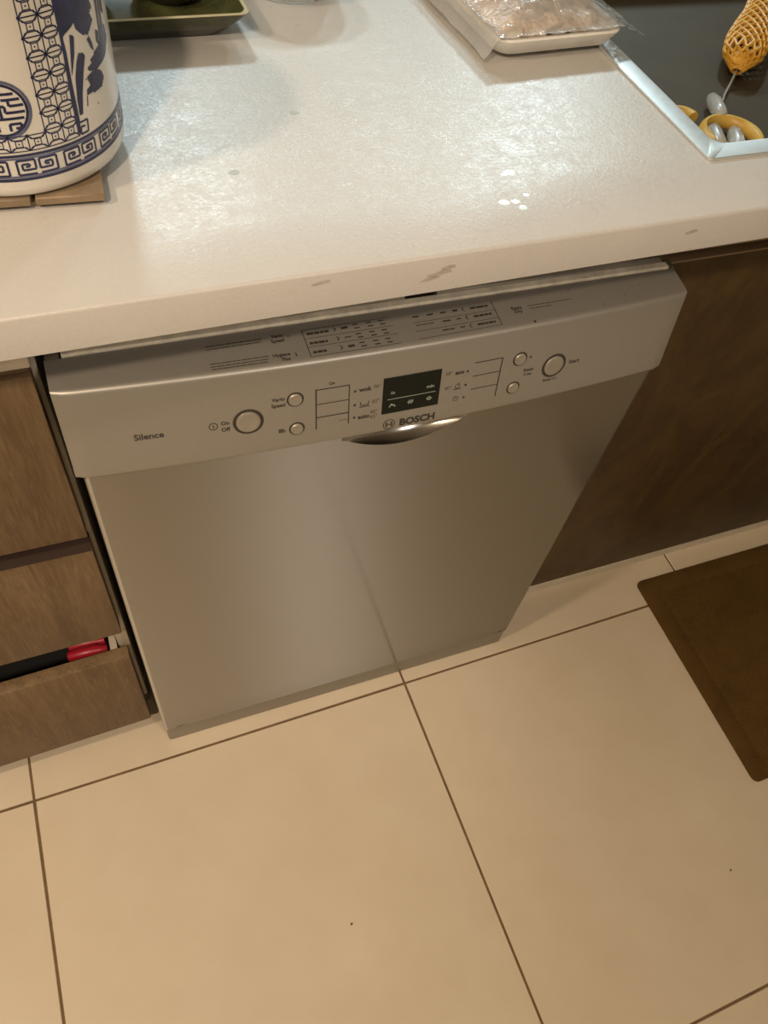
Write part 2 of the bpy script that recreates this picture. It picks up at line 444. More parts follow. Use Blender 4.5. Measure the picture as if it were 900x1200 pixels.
# door: steel sheet with rolled side edges and a scooped finger recess under the panel
def door():
    bm = bmesh.new(); rec = bmesh.new()
    Z0, Z1 = 0.0494, 0.712
    nx = 110
    xs = [DX0 + (DX1 - DX0) * k / nx for k in range(nx + 1)]
    sx0, sx1, szb, szt = -0.158, -0.027, 0.6520, 0.6745
    cxs = (sx0 + sx1) / 2; hw = (sx1 - sx0) / 2
    def zb(x):
        u = (x - cxs) / hw
        return szb + (szt - szb) * min(1.0, abs(u)) ** 2.0
    NL, NU = 24, 22
    e = 0.004
    def side(x):
        d = min(x - DX0, DX1 - x)
        return 0.0 if d >= e else e - math.sqrt(max(0.0, e * e - (e - d) ** 2))
    xs = sorted(set([DX0, DX0 + e * .06, DX0 + e * .25, DX0 + e * .6, DX0 + e] + [x for x in xs if DX0 + e < x < DX1 - e] + [DX1 - e, DX1 - e * .6, DX1 - e * .25, DX1 - e * .06, DX1]))
    rows = []
    for r in range(NL + NU + 1):
        row = []
        for x in xs:
            zbx = zb(x)
            if r <= NL:
                z = Z0 + (zbx - Z0) * r / NL; dep = 0.0
            else:
                q = (r - NL) / NU
                z = zbx + (Z1 - zbx) * q
                u = (x - cxs) / hw
                dep = 0.0
                if abs(u) < 1:
                    hgt = z - zbx
                    dep = 0.024 * math.sqrt(max(0.0, 1 - (1 - min(hgt / 0.034, 1.0)) ** 2)) * (1 - u * u) ** 0.6 if hgt > 0 else 0.0
            row.append(bm.verts.new((x, DY + side(x) + dep, z)))
        rows.append(row)
    for a, b in zip(rows, rows[1:]):
        for i in range(len(xs) - 1):
            r = rows.index(a); xm = (xs[i] + xs[i + 1]) / 2
            if r >= NL and sx0 < xm < sx1:
                rec.faces.new([rec.verts.new(v.co) for v in (a[i], a[i + 1], b[i + 1], b[i])])
            else:
                bm.faces.new((a[i], a[i + 1], b[i + 1], b[i]))
    bmesh.ops.remove_doubles(rec, verts=rec.verts, dist=1e-6)
    # returns: sides, bottom
    for idx in (0, -1):
        back = [bm.verts.new((r[idx].co.x, 0.07, r[idx].co.z)) for r in rows]
        for k in range(len(rows) - 1):
            bm.faces.new((rows[k][idx], rows[k + 1][idx], back[k + 1], back[k]))
    bk = [bm.verts.new((x, 0.07, Z0)) for x in xs]
    for i in range(len(xs) - 1): bm.faces.new((rows[0][i], rows[0][i + 1], bk[i + 1], bk[i]))
    return bm, rec
bm, rec = door()
dr = put('door', bm, 'steel', dw, sharp=28)
put('handle_recess', rec, 'recess', dr, recalc=False)['label'] = 'shiny scooped finger recess at the top of the steel door'
put('screw_mark', bx((DX0 + 0.018, DY - 0.0004, 0.0525), (DX0 + 0.030, DY + 0.001, 0.0535)), 'ring', dr)
put('screw_mark', bx((DX1 - 0.018, DY - 0.0004, 0.0525), (DX1 - 0.013, DY + 0.001, 0.0550)), 'ring', dr)
put('plinth', bx((DX0 + 0.002, DY + 0.001, 0.0), (DX1 - 0.002, 0.05, 0.0486), 0.0035, 3), 'plinth', dw)
# control panel: bowed in plan, rounded front edge
def panel():
    bm = bmesh.new(); N = 72; ls = []
    for k in range(N + 1):
        x = XC - HW + 2 * HW * k / N
        x = max(min(x, XC + HW), XC - HW)
        d = min(x - (XC - HW), (XC + HW) - x)
        sh = 0.0025 * (1 - min(1, d / 0.004)) ** 2      # rounded ends
        t0 = ptop(x, 0); f0 = front(x, 0, -sh); f1 = front(x, 1, -sh)
        a = ptop(x, 0.86); b = Vector((x, f0.y, f0.z)); c = front(x, 0.05, -sh)
        pr = [t0]
        for q in range(0, 7):
            q /= 6
            pr.append(a * (1 - q) ** 2 + b * 2 * q * (1 - q) + c * q * q)
        for q in (0.2, 0.4, 0.6, 0.8): pr.append(front(x, q, -sh))
        a = front(x, 0.96, -sh); b = f1; c = f1 + Vector((0, 0.0035, -0.0002))
        for q in range(0, 5):
            q /= 4
            pr.append(a * (1 - q) ** 2 + b * 2 * q * (1 - q) + c * q * q)
        pr.append(Vector((x, max(DY + 0.0004, f1.y + 0.004), f1.z)))
        pr.append(Vector((x, DY + 0.0004, f1.z + 0.012)))
        pr.append(Vector((x, 0.065, t0.z - 0.012)))
        ls.append(pr)
    loops(bm, ls, True, True, True)
    return bm
pn = put('control_panel', panel(), 'panel', dw, sharp=50)
# door rim / gasket strip above the panel
def strip(y0, y1, zlo, zhi, x0, x1, jag=0.0, n=60, seed=1, fall=0.0):
    rnd = random.Random(seed); bm = bmesh.new(); ls = []
    for k in range(n + 1):
        x = x0 + (x1 - x0) * k / n; tz = -TILT * (x + 0.1)
        zl = zlo + tz + (rnd.uniform(-jag, jag)); zh = zhi + tz - fall * (x - x0)
        ls.append([(x, y0, zl), (x, y0 - 0.0005, (zl + zh) / 2), (x, y0 + 0.001, zh), (x, y1, zh), (x, y1, zl)])
    loops(bm, ls, True, True, True)
    return bm
gs = put('door_seal', strip(0.0655, 0.073, 0.7896, 0.7930, -0.388, 0.1925, 0.0006), 'gasket', dw)
t = NT('seal_rail'); t.set(Base_Color=t.ramp(t.noise(25, 3), [(0.35, (0.33, 0.30, 0.25)), (0.65, (0.45, 0.41, 0.34))]), Roughness=0.5); M['rail'] = t.m
put('top_rail', strip(0.0735, 0.083, 0.785, 0.7955, -0.387, -0.092, 0.0), 'rail', dw)
put('top_rail', strip(0.0735, 0.083, 0.785, 0.7962, -0.0605, 0.1915, 0.0, fall=0.019), 'rail', dw)
put('top_rail', strip(0.085, 0.095, 0.785, 0.8005, -0.386, -0.0925, 0.0), 'gasket', dw)
put('door_latch', bx((-0.0915, 0.0745, 0.775), (-0.061, 0.09, 0.790), 0.001), 'black', dw)
put('hinge_cap', bx((0.194, 0.066, 0.774), (0.202, 0.08, 0.788), 0.002), plain('hinge_green', (0.10, 0.11, 0.06), 0.5), dw)
put('hinge_cap', bx((-0.401, 0.066, 0.780), (-0.3895, 0.08, 0.7945), 0.002), plain('hinge_grey', (0.14, 0.11, 0.08), 0.5), dw)

# --- prints: flat lettering and symbols mapped onto the panel's own surface
WH = 0.0917                                     # face height in metres for w = 0..1
def text2d(s, size, bold=0.0, sx=1.0):
    cu = bpy.data.curves.new('t', 'FONT'); cu.body = s; cu.size = size; cu.align_x = 'CENTER'; cu.align_y = 'CENTER'
    cu.resolution_u = 3; cu.offset = bold * size
    o = bpy.data.objects.new('t', cu); C.objects.link(o)
    bpy.context.view_layer.update()
    me = o.evaluated_get(bpy.context.evaluated_depsgraph_get()).to_mesh()
    v = [(p.co.x * sx, p.co.y) for p in me.vertices]; f = [tuple(q.vertices) for q in me.polygons]
    bpy.data.objects.remove(o); bpy.data.curves.remove(cu)
    return v, f
class Print:
    """2D shapes (metres right, metres up from a point) laid on a surface function"""
    def __init__(self, fn): self.bm = bmesh.new(); self.fn = fn
    def poly(self, pts):
        try: self.bm.faces.new([self.bm.verts.new(self.fn(*p)) for p in pts])
        except ValueError: pass
    def text(self, s, x, y, size, bold=0.02, sx=1.0):
        v, f = text2d(s, size, bold, sx)
        vv = [self.bm.verts.new(self.fn(x + a, y + b)) for a, b in v]
        for q in f:
            try: self.bm.faces.new([vv[i] for i in q])
            except ValueError: pass
    def line(self, a, b, wd, n=1):
        a = Vector(a); b = Vector(b); d = (b - a); s = Vector((-d.y, d.x)).normalized() * wd / 2
        for k in range(n):
            p, q = a + d * k / n, a + d * (k + 1) / n
            self.poly([p - s, q - s, q + s, p + s])
    def path(self, pts, wd):
        for a, b in zip(pts, pts[1:]): self.line(a, b, wd)
    def disc(self, c, r, n=16, ry=None):
        self.poly([(c[0] + r * math.cos(2 * PI * k / n), c[1] + (ry or r) * math.sin(2 * PI * k / n)) for k in range(n)])
    def ring(self, c, r, wd, n=24, a0=0.0, a1=2 * PI):
        for k in range(n):
            a, b = a0 + (a1 - a0) * k / n, a0 + (a1 - a0) * (k + 1) / n
            self.poly([(c[0] + q * math.cos(g), c[1] + q * math.sin(g)) for q, g in ((r - wd / 2, a), (r + wd / 2, a), (r + wd / 2, b), (r - wd / 2, b))])
    def words(self, a, b, wd, seed=0):
        """a line of print too small to read: word-long strokes"""
        rnd = random.Random(seed); a = Vector(a); b = Vector(b); L = (b - a).length; d = (b - a) / L; t = 0.0
        while t < L - 0.001:
            k = min(rnd.uniform(0.003, 0.009), L - t)
            self.line(a + d * t, a + d * (t + k), wd); t += k + 0.0006
FR = lambda d: (lambda x, y: front(x, -y / WH, d))
P = lambda x, w: (x, -w * WH)
class Each(Print):
    """every call becomes a part of its own"""
    def __init__(self, fn, parent, mat): self.f0 = fn; self.parent = parent; self.mat = mat; self.fn = fn; self.bm = None; self.depth = 0
    def wrap(self, name, call):
        if self.bm is not None: return call()
        self.bm = bmesh.new(); call()
        o = put(name, self.bm, self.mat, self.parent, recalc=False); self.bm = None
        return o
    def text(self, *a, **k): return self.wrap('lettering', lambda: Print.text(self, *a, **k))
    def symbol(self, fn, name='symbol'): return self.wrap(name, fn)
pr = Each(FR(0.00025), pn, 'ink')
pr.text('Silence', *P(-0.3362, 0.578), 0.0088)
pr.symbol(lambda: (pr.ring(P(-0.2826, 0.571), 0.0036, 0.0007), pr.line(P(-0.2826, 0.552), P(-0.2826, 0.59), 0.0008)), 'power_symbol')
pr.text('On', *P(-0.2723, 0.552), 0.0056, 0.025); pr.text('Off', *P(-0.2725, 0.628), 0.0056, 0.025)
pr.text('Vario', *P(-0.2252, 0.368), 0.0052, 0.025); pr.text('Speed', *P(-0.2254, 0.438), 0.0052, 0.025)
pr.text('8h', *P(-0.2232, 0.754), 0.0062, 0.025)
L0 = -0.1916
def fr1():
    pr.line(P(L0, 0.315), P(L0, 0.8036), 0.0012); pr.line(P(L0, 0.325), P(-0.161, 0.325), 0.0009); pr.line(P(-0.161, 0.322), P(-0.161, 0.798), 0.0009)
    for q, wd in ((0.498, 0.0008), (0.658, 0.0010)): pr.line(P(L0, q), P(-0.161, q), wd)
    pr.line(P(-0.1705, 0.741), P(-0.1614, 0.739), 0.0004)
pr.symbol(fr1, 'program_frame')
pr.text('On', *P(-0.1772, 0.272), 0.0042)
for x, q in ((-0.1555, 0.4133), (-0.1555, 0.581), (-0.1555, 0.7374), (-0.0443, 0.4114), (-0.0443, 0.5805), (-0.0443, 0.7392)):
    pr.symbol(lambda: pr.disc(P(x, q), 0.00125), 'indicator_dot')
pr.text('wok', *P(-0.146, 0.407), 0.0064, 0.035); pr.text('auto', *P(-0.1463, 0.745), 0.0062, 0.035)
def pan():
    c = P(-0.146, 0.585)
    pr.path([(c[0] - 0.0042, c[1] + 0.0028), (c[0] - 0.0034, c[1] - 0.0012), (c[0] + 0.0034, c[1] - 0.0012), (c[0] + 0.0042, c[1] + 0.0028)], 0.0007)
    pr.line((c[0] - 0.005, c[1] - 0.003), (c[0] + 0.005, c[1] - 0.003), 0.0009)
pr.symbol(pan, 'pan_symbol')
pr.text('eco', *P(-0.0525, 0.407), 0.0064, 0.035)
def glass():
    c = P(-0.0529, 0.580); pr.ring(c, 0.0024, 0.0006, 14); pr.line((c[0] - 0.004, c[1] - 0.003), (c[0] + 0.004, c[1] - 0.003), 0.0007); pr.line((c[0], c[1] + 0.0024), (c[0] + 0.002, c[1] + 0.004), 0.0006)
pr.symbol(glass, 'glass_symbol')
def clock():
    c = P(-0.053, 0.738); pr.ring(c, 0.0026, 0.0005, 14); pr.path([(c[0], c[1] + 0.0018), c, (c[0] + 0.0012, c[1])], 0.0005)
pr.symbol(clock, 'clock_symbol')
Rr = -0.0085
def fr2():
    pr.line(P(Rr, 0.322), P(Rr - 0.0006, 0.8126), 0.0011); pr.line(P(-0.0377, 0.325), P(Rr, 0.325), 0.0009)
    for q in (0.489, 0.655): pr.line(P(-0.038, q), P(Rr, q), 0.0008)
pr.symbol(fr2, 'program_frame')
pr.text('Reset', *P(0.0236, 0.548), 0.0050); pr.text('3 sec', *P(0.0236, 0.604), 0.0044)
def star():
    c = P(0.0229, 0.386)
    for k in range(3): pr.line((c[0] - 0.0015 * math.cos(k * PI / 3), c[1] - 0.0015 * math.sin(k * PI / 3)), (c[0] + 0.0015 * math.cos(k * PI / 3), c[1] + 0.0015 * math.sin(k * PI / 3)), 0.0005)
pr.symbol(star, 'star_symbol')
pr.text('Start', *P(0.0765, 0.566), 0.0062); pr.text('Reset 3 s', *P(0.052, 0.744), 0.0044)
def emblem():
    c = P(-0.1203, 0.909); pr.ring(c, 0.0056, 0.0008); pr.ring(c, 0.0036, 0.0006, 16, PI * .7, PI * 1.3); pr.ring(c, 0.0036, 0.0006, 16, -PI * .3, PI * .3)
    for s in (-1, 1): pr.line((c[0] + s * 0.0022, c[1] - 0.0030), (c[0] + s * 0.0022, c[1] + 0.0030), 0.0009)
    pr.line((c[0] - 0.0022, c[1]), (c[0] + 0.0022, c[1]), 0.0009)
pr.symbol(emblem, 'round_emblem')
pr.text('BOSCH', *P(-0.0913, 0.914), 0.0108, 0.042, 1.05)
pr = Each(FR(0.00025), pn, 'ink_soft')
for s, x, q in (('70°', -0.1345, 0.400), ('65°', -0.1352, 0.575), ('45°', -0.1364, 0.705), ('65°', -0.1364, 0.765), ('50°', -0.0636, 0.400), ('40°', -0.0627, 0.583)):
    pr.text(s, *P(x, q), 0.0054)
# display
pr = Print(FR(0.0004)); nseg = 8
x0, x1, w0, w1 = -0.1288, -0.0715, 0.318, 0.762
for k in range(nseg):
    a, b = x0 + (x1 - x0) * k / nseg, x0 + (x1 - x0) * (k + 1) / nseg
    pr.poly([P(a, w1), P(b, w1), P(b, w0), P(a, w0)])
dp = put('display', pr.bm, 'glass_black', pn, recalc=False); dp['label'] = 'black rectangular display window in the control panel'
pr = Each(FR(0.0006), dp, 'lcd')
pr.symbol(lambda: pr.line(P(-0.1240, 0.583), P(-0.0757, 0.583), 0.0007), 'divider_line')
pr.text('1h', *P(-0.1192, 0.508), 0.0046); pr.text('min', *P(-0.0815, 0.507), 0.0052)
def tap():
    c = P(-0.1186, 0.662); pr.path([(c[0] - .003, c[1] - .002), (c[0] - .001, c[1] + .002), (c[0], c[1] - .0005), (c[0] + .001, c[1] + .001), (c[0] + .003, c[1] - .002)], 0.001)
pr.symbol(tap)
def salt():
    c = P(-0.1007, 0.657)
    for s in (-1, 0, 1): pr.line((c[0] + s * .0017, c[1] - .0022), (c[0] + s * .0017 + .0006, c[1] + .0022), 0.0008)
    pr.line((c[0] - .003, c[1]), (c[0] + .003, c[1] + .0004), .0006)
pr.symbol(salt)
def sun():
    c = P(-0.0816, 0.658); pr.ring(c, 0.0018, 0.0009, 12); pr.line((c[0] - .003, c[1]), (c[0] + .003, c[1]), .0006)
pr.symbol(sun)
# push buttons
def button(x, w, r):
    def fp(a, b, d): return front(x + a, w - b / WH, d)
    def circ(rr, d, n=28): return [fp(rr * math.cos(2 * PI * k / n), rr * math.sin(2 * PI * k / n), d) for k in range(n)]
    bm = bmesh.new(); loops(bm, [circ(r * 1.17, 0.0002), circ(r * 1.14, 0.0004), circ(r * 0.88, 0.0003)], True)
    bm.faces.new([bm.verts.new(p) for p in circ(r * 0.88, 0.0003)])
    g = put('button_ring', bm, 'ring', pn)
    bm = bmesh.new(); loops(bm, [circ(r * 0.93, 0.0003), circ(r * 0.91, 0.0012), circ(r * 0.84, 0.0016), circ(r * 0.6, 0.0014), circ(r * 0.25, 0.0013)], True, False, True)
    put('button', bm, 'button', g)
for x, w_, r in ((-0.2524, 0.5725, 0.0116), (-0.2103, 0.394, 0.0066), (-0.2095, 0.752, 0.0062), (0.0112, 0.386, 0.0066), (0.0100, 0.749, 0.0062), (0.0529, 0.566, 0.0116)):
    button(x, w_, r)
# instructions printed on the panel's top face (s = 0 rear .. 1 front; 0.043 m deep in the middle)
TD = 0.0425
pr = Each(lambda x, y: ptop(x, -y / TD, 0.0003), pn, 'ink'); Q = lambda x, s: (x, -s * TD)
def small_print(items):
    o = pr.symbol(lambda: [pr.words(Q(*a), Q(*b), wd, k) for a, b, wd, k in items], 'small_print'); o['kind'] = 'stuff'
small_print([((-0.2776, 0.262), (-0.2300, 0.256), 0.0009, 0), ((-0.2776, 0.338), (-0.2306, 0.332), 0.0008, 1)])
small_print([((-0.2776, 0.714), (-0.2286, 0.708), 0.0008, 2), ((-0.2776, 0.786), (-0.2294, 0.78), 0.0008, 3), ((-0.2776, 0.852), (-0.2301, 0.846), 0.0008, 4)])
pr.text('Vario', *Q(-0.2163, 0.245), 0.0048, 0.03); pr.text('Speed', *Q(-0.2170, 0.365), 0.0048, 0.03)
pr.text('Hygiene', *Q(-0.2178, 0.725), 0.0046, 0.03); pr.text('Plus', *Q(-0.2150, 0.840), 0.0046, 0.03)
pr.symbol(lambda: pr.ring(Q(-0.2066, 0.28), 0.0012, 0.0004, 10)); pr.symbol(lambda: pr.path([Q(-0.2065, 0.72), Q(-0.2052, 0.74), Q(-0.2062, 0.79), Q(-0.2046, 0.80)], 0.0008))
def table1():
    pr.line(Q(-0.1940, 0.195), Q(-0.1940, 0.879), 0.0007)
    for s, e in ((0.195, -0.1135), (0.42, -0.112), (0.635, -0.1113), (0.876, -0.1117)): pr.line(Q(-0.194, s), Q(e, s - 0.01), 0.00045, 4)
    for k, s in enumerate((0.285, 0.525, 0.755)):
        pr.path([Q(-0.1665, s - 0.05), Q(-0.1645, s), Q(-0.1665, s + 0.05)], 0.0009)
        pr.words(Q(-0.191, s + 0.02), Q(-0.171 - 0.004 * k, s + 0.02), 0.0024, 30 + k)
        pr.line(Q(-0.1595, s), Q(-0.1535, s - 0.005), 0.0024 if k != 1 else 0.0011)
        for j, x in enumerate((-0.146, -0.1335, -0.122)):
            pr.line(Q(x - 0.0028, s - 0.045), Q(x + 0.0022, s - 0.045), 0.0012); pr.line(Q(x - 0.002, s + 0.045), Q(x + 0.003, s + 0.045), 0.0012)
def table2():
    pr.line(Q(-0.0115, 0.1657), Q(-0.0117, 0.846), 0.0007)
    for s, b in ((0.43, -0.0933), (0.65, -0.0945), (0.85, -0.0946)): pr.line(Q(b, s), Q(-0.0115, s - 0.02), 0.00045, 4)
    for k, s in enumerate((0.275, 0.50, 0.725)):
        pr.path([Q(-0.0410, s - 0.05), Q(-0.0430, s), Q(-0.0410, s + 0.05)], 0.0009)
        pr.words(Q(-0.035, s), Q(-0.0165, s), 0.0022, 40 + k)
        pr.line(Q(-0.0525, s), Q(-0.0475, s - 0.005), 0.0022 if k == 0 else 0.0012)
        if k == 0:
            for x in (-0.092, -0.078, -0.065): pr.line(Q(x, s), Q(x + 0.006, s), 0.0016)
        elif k == 1:
            pr.words(Q(-0.092, s), Q(-0.074, s), 0.0009, 3); pr.line(Q(-0.066, s), Q(-0.058, s), 0.0016)
        else: pr.words(Q(-0.070, s), Q(-0.058, s), 0.0014, 5)
for f in (table1, table2): pr.symbol(f, 'program_table')['kind'] = 'stuff'
pr.text('Extra', *Q(0.0098, 0.465), 0.005, 0.03); pr.text('Dry', *Q(0.0103, 0.562), 0.005, 0.03)
small_print([((0.022, 0.455), (0.0703, 0.462), 0.0007, 8), ((0.0231, 0.535), (0.0464, 0.548), 0.0007, 9)])
pr.symbol(lambda: pr.disc(Q(0.0213, 0.905), 0.0013), 'speck')
pr.symbol(lambda: [pr.disc(Q(x, s), 0.0006) for x, s in ((0.072, 0.18), (0.10, 0.78), (0.128, 0.60), (0.142, 0.75), (0.15, 0.4))], 'dust_specks')['kind'] = 'stuff'

# ------------------------------------------------------------------ left drawer cabinet
lc = thing('drawer_cabinet', (-0.71, 0.35, 0.0), 'brown wood-grain drawer cabinet left of the dishwasher, lowest drawer ajar', 'cabinet')
bm = bmesh.new()
box(bm, (-0.424, 0.076, 0.08), (-0.4085, 0.82, 0.858), 0.0008, 1)
box(bm, (-1.01, 0.076, 0.08), (-0.994, 0.82, 0.858), 0.0008, 1)
box(bm, (-0.994, 0.80, 0.08), (-0.424, 0.815, 0.858))
box(bm, (-0.994, 0.08, 0.08), (-0.424, 0.8, 0.088))
put('carcass', bm, 'carcass', lc)
put('top_rail', bx((-0.994, 0.0565, 0.7965), (-0.4105, 0.0725, 0.858), 0.001, 1), 'carcass', lc)
put('top_rail_edge', bx((-0.994, 0.0590, 0.7905), (-0.4125, 0.0720, 0.7962), 0.0005, 1), 'carcass_dark', lc)
put('plinth', bx((-1.01, 0.10, 0.0), (-0.41, 0.115, 0.079)), 'carcass_dark', lc)
def drawer(z0, z1, y, dy_left, boxed=False):
    # front panel, 18 mm thick; its left end stands dy_left further out
    bm = bmesh.new(); box(bm, (-1.008, 0, z0), (-0.4125, 0.0175, z1), 0.0012, 2)
    for v in bm.verts: v.co.y += y - dy_left * (-0.4125 - v.co.x) / 0.6
    d = put('drawer', bm, 'wood_l', lc)
    if boxed:
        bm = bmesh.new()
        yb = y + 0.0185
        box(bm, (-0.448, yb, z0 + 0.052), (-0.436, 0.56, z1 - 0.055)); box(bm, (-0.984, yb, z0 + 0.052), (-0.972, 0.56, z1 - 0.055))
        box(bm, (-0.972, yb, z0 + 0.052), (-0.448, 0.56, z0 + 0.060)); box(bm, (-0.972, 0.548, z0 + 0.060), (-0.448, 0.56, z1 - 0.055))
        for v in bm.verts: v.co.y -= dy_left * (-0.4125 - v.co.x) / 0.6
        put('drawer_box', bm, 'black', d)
        bm = bmesh.new(); box(bm, (-0.4345, 0.066, z0 + 0.20), (-0.4255, 0.45, z1 - 0.002), 0.001, 1)
        put('drawer_runner', bm, 'carcass', d)
    return d
drawer(0.557, 0.789, 0.055, 0.0)
d2 = drawer(0.334, 0.5415, 0.055, 0.010)
put('gap_shade_strip', bx((-1.006, 0.048, 0.5417), (-0.4127, 0.0722, 0.5424), 0.0002, 1), plain('gap_shade_dark', (0.030, 0.014, 0.008), 0.7), d2)  # near-black strip painted in for the shade in the gap above this drawer
drawer(0.042, 0.272, 0.051, 0.022, True)
bm = bmesh.new()
tube(bm, [(-0.488, 0.084, 0.250), (-0.475, 0.083, 0.253), (-0.455, 0.082, 0.254), (-0.440, 0.081, 0.251)], [0.007, 0.0085, 0.0085, 0.006], 12)
tube(bm, [(-0.486, 0.100, 0.246), (-0.47, 0.099, 0.25), (-0.442, 0.098, 0.247)], [0.007, 0.009, 0.006], 12)
box(bm, (-0.484, 0.078, 0.1025), (-0.440, 0.106, 0.250), 0.004, 2)
tag(put('red_packet', bm, 'red', None, at=(-0.465, 0.09, 0.1025)), 'bright red plastic packet showing in the gap of the open bottom drawer', 'packet')

# ------------------------------------------------------------------ right cabinet
rc = thing('sink_cabinet', (0.61, 0.35, 0.0), 'dark brown wood-grain cabinet under the sink right of the dishwasher', 'cabinet')
bm = bmesh.new()
box(bm, (0.2085, 0.118, 0.06), (0.224, 0.82, 0.858)); box(bm, (1.005, 0.118, 0.06), (1.02, 0.82, 0.858))
box(bm, (0.224, 0.80, 0.06), (1.005, 0.815, 0.858)); box(bm, (0.224, 0.118, 0.06), (1.005, 0.8, 0.075))
put('carcass', bm, 'carcass_dark', rc)
put('top_rail', bx((0.2085, 0.112, 0.75), (1.02, 0.117, 0.858)), 'carcass_dark', rc)
put('rail_edge', bx((0.2085, 0.100, 0.7735), (1.02, 0.1115, 0.7775), 0.0008, 1), 'wood_edge', rc)
put('door', bx((0.2085, 0.0955, 0.0305), (1.02, 0.1115, 0.765), 0.0012, 2), 'wood_r', rc)
put('top_edge', bx((0.2087, 0.0952, 0.7642), (1.0198, 0.1115, 0.7668), 0.0006, 1), 'wood_edge', rc)
put('plinth_trim', bx((0.2085, 0.0975, 0.0), (1.02, 0.112, 0.0255), 0.001, 1), 'trim', rc)

# ------------------------------------------------------------------ floor mat
bm = bmesh.new()
mx0, mx1, my0, my1 = 0.504, 1.22, -0.344, 0.0565
def mr(d, r, z): return rrect(mx0 + d, mx1 - d, my0 + d, my1 - d, r, z, 5)
loops(bm, [mr(0, 0.012, 0.0002), mr(0, 0.012, 0.004), mr(0.003, 0.012, 0.0062), mr(0.030, 0.008, 0.0062), mr(0.033, 0.008, 0.0050), mr(0.036, 0.008, 0.0050), mr(0.040, 0.008, 0.0064)], True, True, True)
tag(put('floor_mat', bm, 'mat', None, at=(0.86, -0.14, 0.0)), 'dark brown kitchen mat with a raised border on the cream floor', 'mat')

# ------------------------------------------------------------------ porcelain jar on a wooden trivet
tv = thing('wooden_trivet', (-0.39, 0.19, ZT), 'slatted wooden trivet under the blue and white porcelain jar', 'trivet')
ta = -0.05
def rotbm(bm, c, a, R=None):
    bmesh.ops.rotate(bm, cent=c, matrix=R or Matrix.Rotation(a, 3, 'Z'), verts=bm.verts); return bm
TC = (-0.33, 0.105, 0)
for k in range(3):
    x1 = -0.3300 - k * 0.0505
    bm = bx((x1 - 0.0470, 0.1030, ZT + 0.0035), (x1, 0.275, ZT + 0.0095), 0.0008, 1)
    put('slat', rotbm(bm, TC, ta), 'trivet', tv)
for y in (0.108, 0.255):
    put('crossbar', rotbm(bx((-0.476, y, ZT + 0.0002), (-0.3315, y + 0.016, ZT + 0.0034), 0.0005, 1), TC, ta), 'trivet', tv)

VX, VY, VR, VZ = -0.3847, 0.1874, 0.0822, ZT + 0.0098
jar = thing('porcelain_jar', (VX, VY, VZ), 'wide white porcelain jar painted with blue patterns on a wooden trivet', 'jar')
VH = 0.142
bm = bmesh.new()
lathe(bm, [(0.004, VZ + 0.004), (0.070, VZ + 0.004), (0.074, VZ), (0.0785, VZ + 0.0004), (0.0812, VZ + 0.003), (VR, VZ + 0.008), (VR, VZ + 0.05), (VR, VZ + 0.10), (VR, VZ + 0.13), (VR + 0.0008, VZ + 0.136), (VR, VZ + VH - 0.002), (VR - 0.003, VZ + VH), (VR - 0.006, VZ + VH - 0.003), (VR - 0.0065, VZ + 0.09), (VR - 0.0065, VZ + 0.02), (VR - 0.02, VZ + 0.011), (0.004, VZ + 0.010)], VX, VY, 96)
put('body', bm, 'porcelain', jar, sharp=50)
class Wrap(Print):
    """prints on the jar: x = angle * radius, y = height"""
    def __init__(self, d=0.00025, turn=0.0):
        super().__init__(lambda x, y: Vector((VX + (VR + d) * math.cos(x / VR + turn), VY + (VR + d) * math.sin(x / VR + turn), y)))
    def line(self, a, b, wd, n=None):
        a, b = Vector(a), Vector(b)
        super().line(a, b, wd, n or max(1, int(abs(a.x - b.x) / 0.004)))
    def fill(self, pts):
        """filled outline as a fan of thin horizontal strips so it follows the curve"""
        ys = [p[1] for p in pts]; y0, y1 = min(ys), max(ys); N = max(6, int((y1 - y0) / 0.0012))
        def span(y):
            xs = []
            for (ax, ay), (bx_, by) in zip(pts, pts[1:] + pts[:1]):
                if (ay - y) * (by - y) < 0: xs.append(ax + (bx_ - ax) * (y - ay) / (by - ay))
            return sorted(xs)
        for k in range(N):
            ya, yb = y0 + (y1 - y0) * (k + 1e-3) / N, y0 + (y1 - y0) * (k + 1 - 1e-3) / N
            A, B = span(ya), span(yb)
            if len(A) != len(B):
                m = span((ya + yb) / 2); A = B = m
            for i in range(0, len(A) - 1, 2):
                n = max(1, int((A[i + 1] - A[i]) / 0.004))
                for j in range(n):
                    f0, f1 = j / n, (j + 1) / n
                    self.poly([(A[i] + (A[i + 1] - A[i]) * f0, ya), (A[i] + (A[i + 1] - A[i]) * f1, ya), (B[i] + (B[i + 1] - B[i]) * f1, yb), (B[i] + (B[i + 1] - B[i]) * f0, yb)])
A = lambda th: th * VR
# meander band: two border lines and 16 mirrored pairs of square spirals
pr = Wrap()
for z, wd in ((0.9385, 0.0018), (0.9215, 0.0022)):
    for k in range(64): pr.line((A(2 * PI * k / 64), z), (A(2 * PI * (k + 1) / 64), z), wd, 2)
per = 2 * PI / 16
for k in range(16):
    c0 = -1.386 + k * per
    for s in (-1, 1):
        cx = A(c0 + s * 0.089); cy = 0.9299; a = 0.0059; wd = 0.0015
        g = lambda u, v: (cx + s * u * a, cy + v * a * 0.86)
        pr.path([g(-1, -1), g(1, -1), g(1, 1), g(-1, 1), g(-1, -0.35), g(0.45, -0.35), g(0.45, 0.45), g(-0.35, 0.45), g(-0.35, 0.1), g(0.1, 0.1)], wd)
put('meander_band', pr.bm, 'blue', jar, recalc=False)
pr = Wrap(0.0002)
for z in (0.9365, 0.9236):
    for k in range(64): pr.line((A(2 * PI * k / 64), z), (A(2 * PI * (k + 1) / 64), z), 0.0014, 2)
put('band_wash', pr.bm, 'blue_l', jar, recalc=False)
